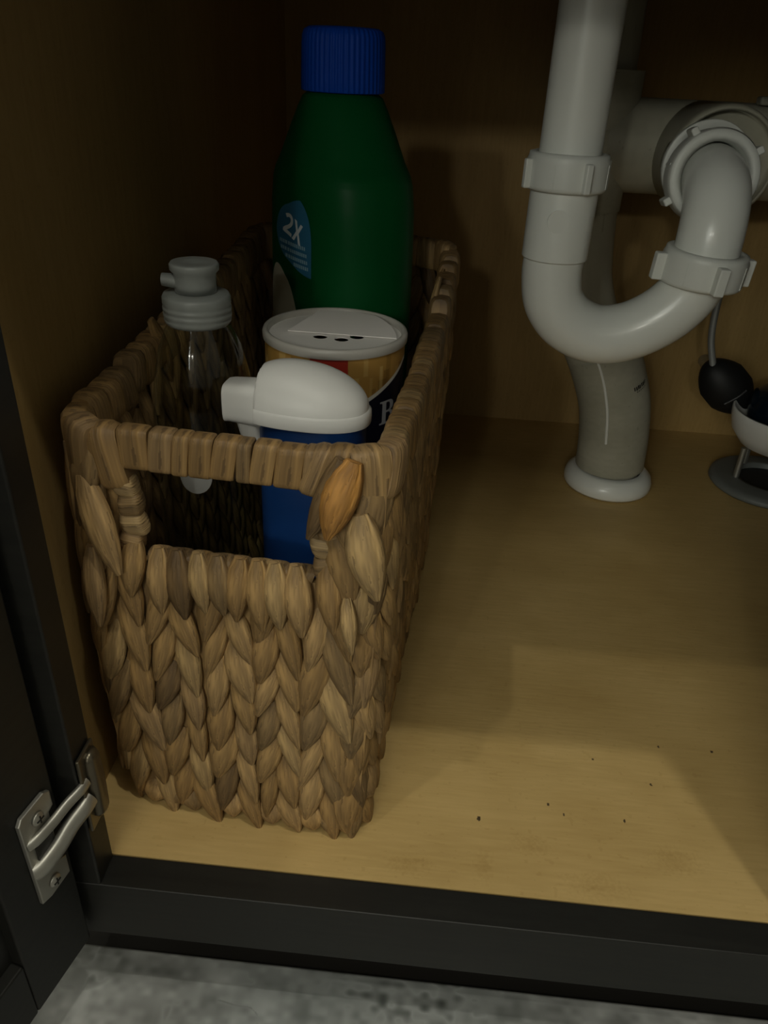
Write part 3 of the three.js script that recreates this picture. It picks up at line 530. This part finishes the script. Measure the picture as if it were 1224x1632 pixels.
{ // white stack with its tee, offset and floor flange
  const t = thing('drain_stack', 'dull white drain pipe behind the trap, rising from a round floor flange', 'pipe', [0, 0, 0]);
  const SZ = -0.455;
  obj('stack_pipe', tube([[0.244, 0.62, SZ], [0.247, 0.42, SZ], [0.252, 0.30, SZ], [0.258, 0.215, SZ], [0.268, 0.175, SZ], [0.288, 0.136, SZ], [0.303, 0.108, SZ], [0.313, 0.082, SZ], [0.319, 0.05, SZ], [0.322, 0.004, SZ]], 0.0285, 96, 36), M.pvcOld, t);
  const hub = obj('elbow_hub', tube([[0.293, 0.136, SZ], [0.3055, 0.108, SZ], [0.3145, 0.082, SZ], [0.3195, 0.05, SZ], [0.3212, 0.022, SZ]], 0.0325, 48, 36), M.pvcOld, t);
  obj('mould_seam', tube([[0.2835, 0.136, SZ + 0.0305], [0.2905, 0.122, SZ + 0.0305], [0.2965, 0.106, SZ + 0.0305], [0.3025, 0.084, SZ + 0.0305], [0.3065, 0.056, SZ + 0.0303]], 0.0014, 32, 8), M.pvc, hub);
  { // rubbed black print on the fitting
    const pm = canvas(256, 64, (g, w, h) => { g.clearRect(0, 0, w, h); g.fillStyle = '#1c1a14'; for (let k = 0; k < 9; k++) { g.fillRect(10 + k * 26, 8 + (k % 2) * 3, 15 + (k % 3) * 3, 26); } g.fillStyle = '#3a372c'; for (let k = 0; k < 7; k++) g.fillRect(40 + k * 26, 46, 14, 7); });
    const g = new THREE.PlaneGeometry(1, 1, 12, 1), ps = g.attributes.position;
    for (let i = 0; i < ps.count; i++) { const a = 0.48 + (ps.getX(i) + 0.5) * 0.72, y = 0.1085 + ps.getY(i) * 0.008 + (ps.getX(i) + 0.5) * 0.007; ps.setXYZ(i, 0.3058 + (y - 0.108) * -0.36 + Math.sin(a) * 0.0338, y, SZ + Math.cos(a) * 0.0338); }
    g.computeVertexNormals(); obj('print', g, std({ map: pm, transparent: true, alphaTest: 0.4, roughness: 0.6 }), hub);
  }
  obj('floor_flange', lathe([[0.030, 0.0005], [0.0400, 0.0005], [0.0418, 0.003], [0.0422, 0.008], [0.0405, 0.0135], [0.0365, 0.0175], [0.0335, 0.019], [0.030, 0.019]], 56).translate(0.322, 0, SZ), M.pvc, t);
  const cylX = (r, x0, x1, y, z) => new THREE.CylinderGeometry(r, r, x1 - x0, 48).rotateZ(Math.PI / 2).translate((x0 + x1) / 2, y, z);
  obj('tee_body', [cylX(0.0345, 0.252, 0.42, 0.303, SZ), new THREE.SphereGeometry(0.0355, 32, 20).translate(0.252, 0.303, SZ), new THREE.CylinderGeometry(0.0335, 0.0335, 0.10, 48).translate(0.251, 0.305, SZ)], M.pvcOld, t);
  obj('side_pipe', [cylX(0.030, 0.41, 0.70, 0.306, SZ), cylX(0.036, 0.405, 0.43, 0.306, SZ)], M.pvcOld, t);
  obj('tee_hub', lathe([[0.0, 0], [0.0375, 0], [0.0375, 0.068], [0.0385, 0.070], [0.0385, 0.078], [0.0370, 0.081], [0.0345, 0.081], [0.0340, 0.072], [0.0, 0.072]], 56).rotateX(Math.PI / 2).translate(0.333, 0.300, SZ), M.pvcOld, t);
  obj('trap_adapter', lathe([[0, 0], [0.0255, 0], [0.0255, 0.020], [0.0292, 0.020], [0.0298, 0.0215], [0.0298, 0.0245], [0.0292, 0.026], [0.024, 0.026], [0.024, 0.032], [0, 0.032]], 56).rotateX(Math.PI / 2).translate(0.3185, 0.2995, SZ + 0.070), M.pvcNut, t);
  obj('cleanout_tab', new RoundedBoxGeometry(0.03, 0.006, 0.012, 2, 0.002).translate(0.385, 0.3395, SZ + 0.012), M.pvcOld, t);
}
{ // supply hose and its black rubber end
  const o = obj('supply_hose', tube([[0.43, 0.56, -0.56], [0.420, 0.40, -0.55], [0.412, 0.25, -0.535], [0.408, 0.172, -0.525], [0.409, 0.135, -0.52], [0.416, 0.108, -0.515]], 0.0033, 80, 14), std({ color: lin(0.30, 0.31, 0.30), roughness: 0.5, metalness: 0.3, bumpMap: pvcBump, bumpScale: 0.0006 }), scene);
  o.userData = { label: 'thin grey braided hose hanging down behind the right side of the trap', category: 'hose' };
  const t = thing('valve_knob', 'black oval knob at the lower end of the grey hose', 'knob', [0.436, 0.086, -0.52]);
  const kg = loft((i, j) => { const a = i * Math.PI * 2, s = Math.sin(Math.PI * (0.04 + 0.92 * j)); return V3(Math.cos(a) * 0.034 * Math.pow(s, 0.6), (j - 0.5) * 0.046, -Math.sin(a) * 0.020 * Math.pow(s, 0.6)); }, 40, 16).rotateZ(-0.75);
  const kn = obj('knob_body', kg, M.black, t);
  obj('knob_ridge', tube([[-0.004, -0.012, 0.0185], [0.006, -0.003, 0.0205], [0.013, 0.004, 0.019]], 0.0011, 20, 8), std({ color: lin(0.05, 0.05, 0.05), roughness: 0.35 }), kn);
  obj('valve_stem', new THREE.CylinderGeometry(0.007, 0.007, 0.062, 20).rotateX(Math.PI / 2).translate(0, 0, -0.047), M.nickel, t);
}
{ // gadget at the right edge
  const t = thing('bowl_stand', 'white bowl with a dark blue jar on a grey round base, right edge', 'holder', [0.486, 0.0005, -0.478]);
  obj('base_ring', lathe([[0.030, 0], [0.054, 0], [0.056, 0.002], [0.055, 0.006], [0.050, 0.0085], [0.034, 0.009], [0.030, 0.0085], [0.030, 0]], 56), std({ color: lin(0.16, 0.17, 0.16), roughness: 0.5 }), t);
  obj('base_plate', new THREE.CylinderGeometry(0.0298, 0.0298, 0.004, 40).translate(0, 0.002, 0), std({ color: lin(0.02, 0.022, 0.022), roughness: 0.6 }), t);
  for (let k = 0; k < 5; k++) { const a = k * Math.PI * 2 / 5 + 0.5; obj('post', new THREE.CylinderGeometry(0.0028, 0.0032, 0.032, 14).translate(Math.cos(a) * 0.034, 0.0245, Math.sin(a) * 0.034), M.nickel, t); }
  obj('bowl', lathe([[0, 0.037], [0.022, 0.038], [0.038, 0.045], [0.0475, 0.057], [0.051, 0.070], [0.0515, 0.078], [0.0495, 0.079], [0.046, 0.0735], [0.040, 0.064], [0.030, 0.060], [0, 0.058]], 56), M.whitePlastic, t);
  const j = obj('jar', lathe([[0, 0.0585], [0.026, 0.0585], [0.036, 0.066], [0.0385, 0.080], [0.036, 0.094], [0.026, 0.101], [0, 0.103]], 48), phys({ color: lin(0.004, 0.012, 0.022), roughness: 0.15 }), t);
}
renderer.render(scene, camera);
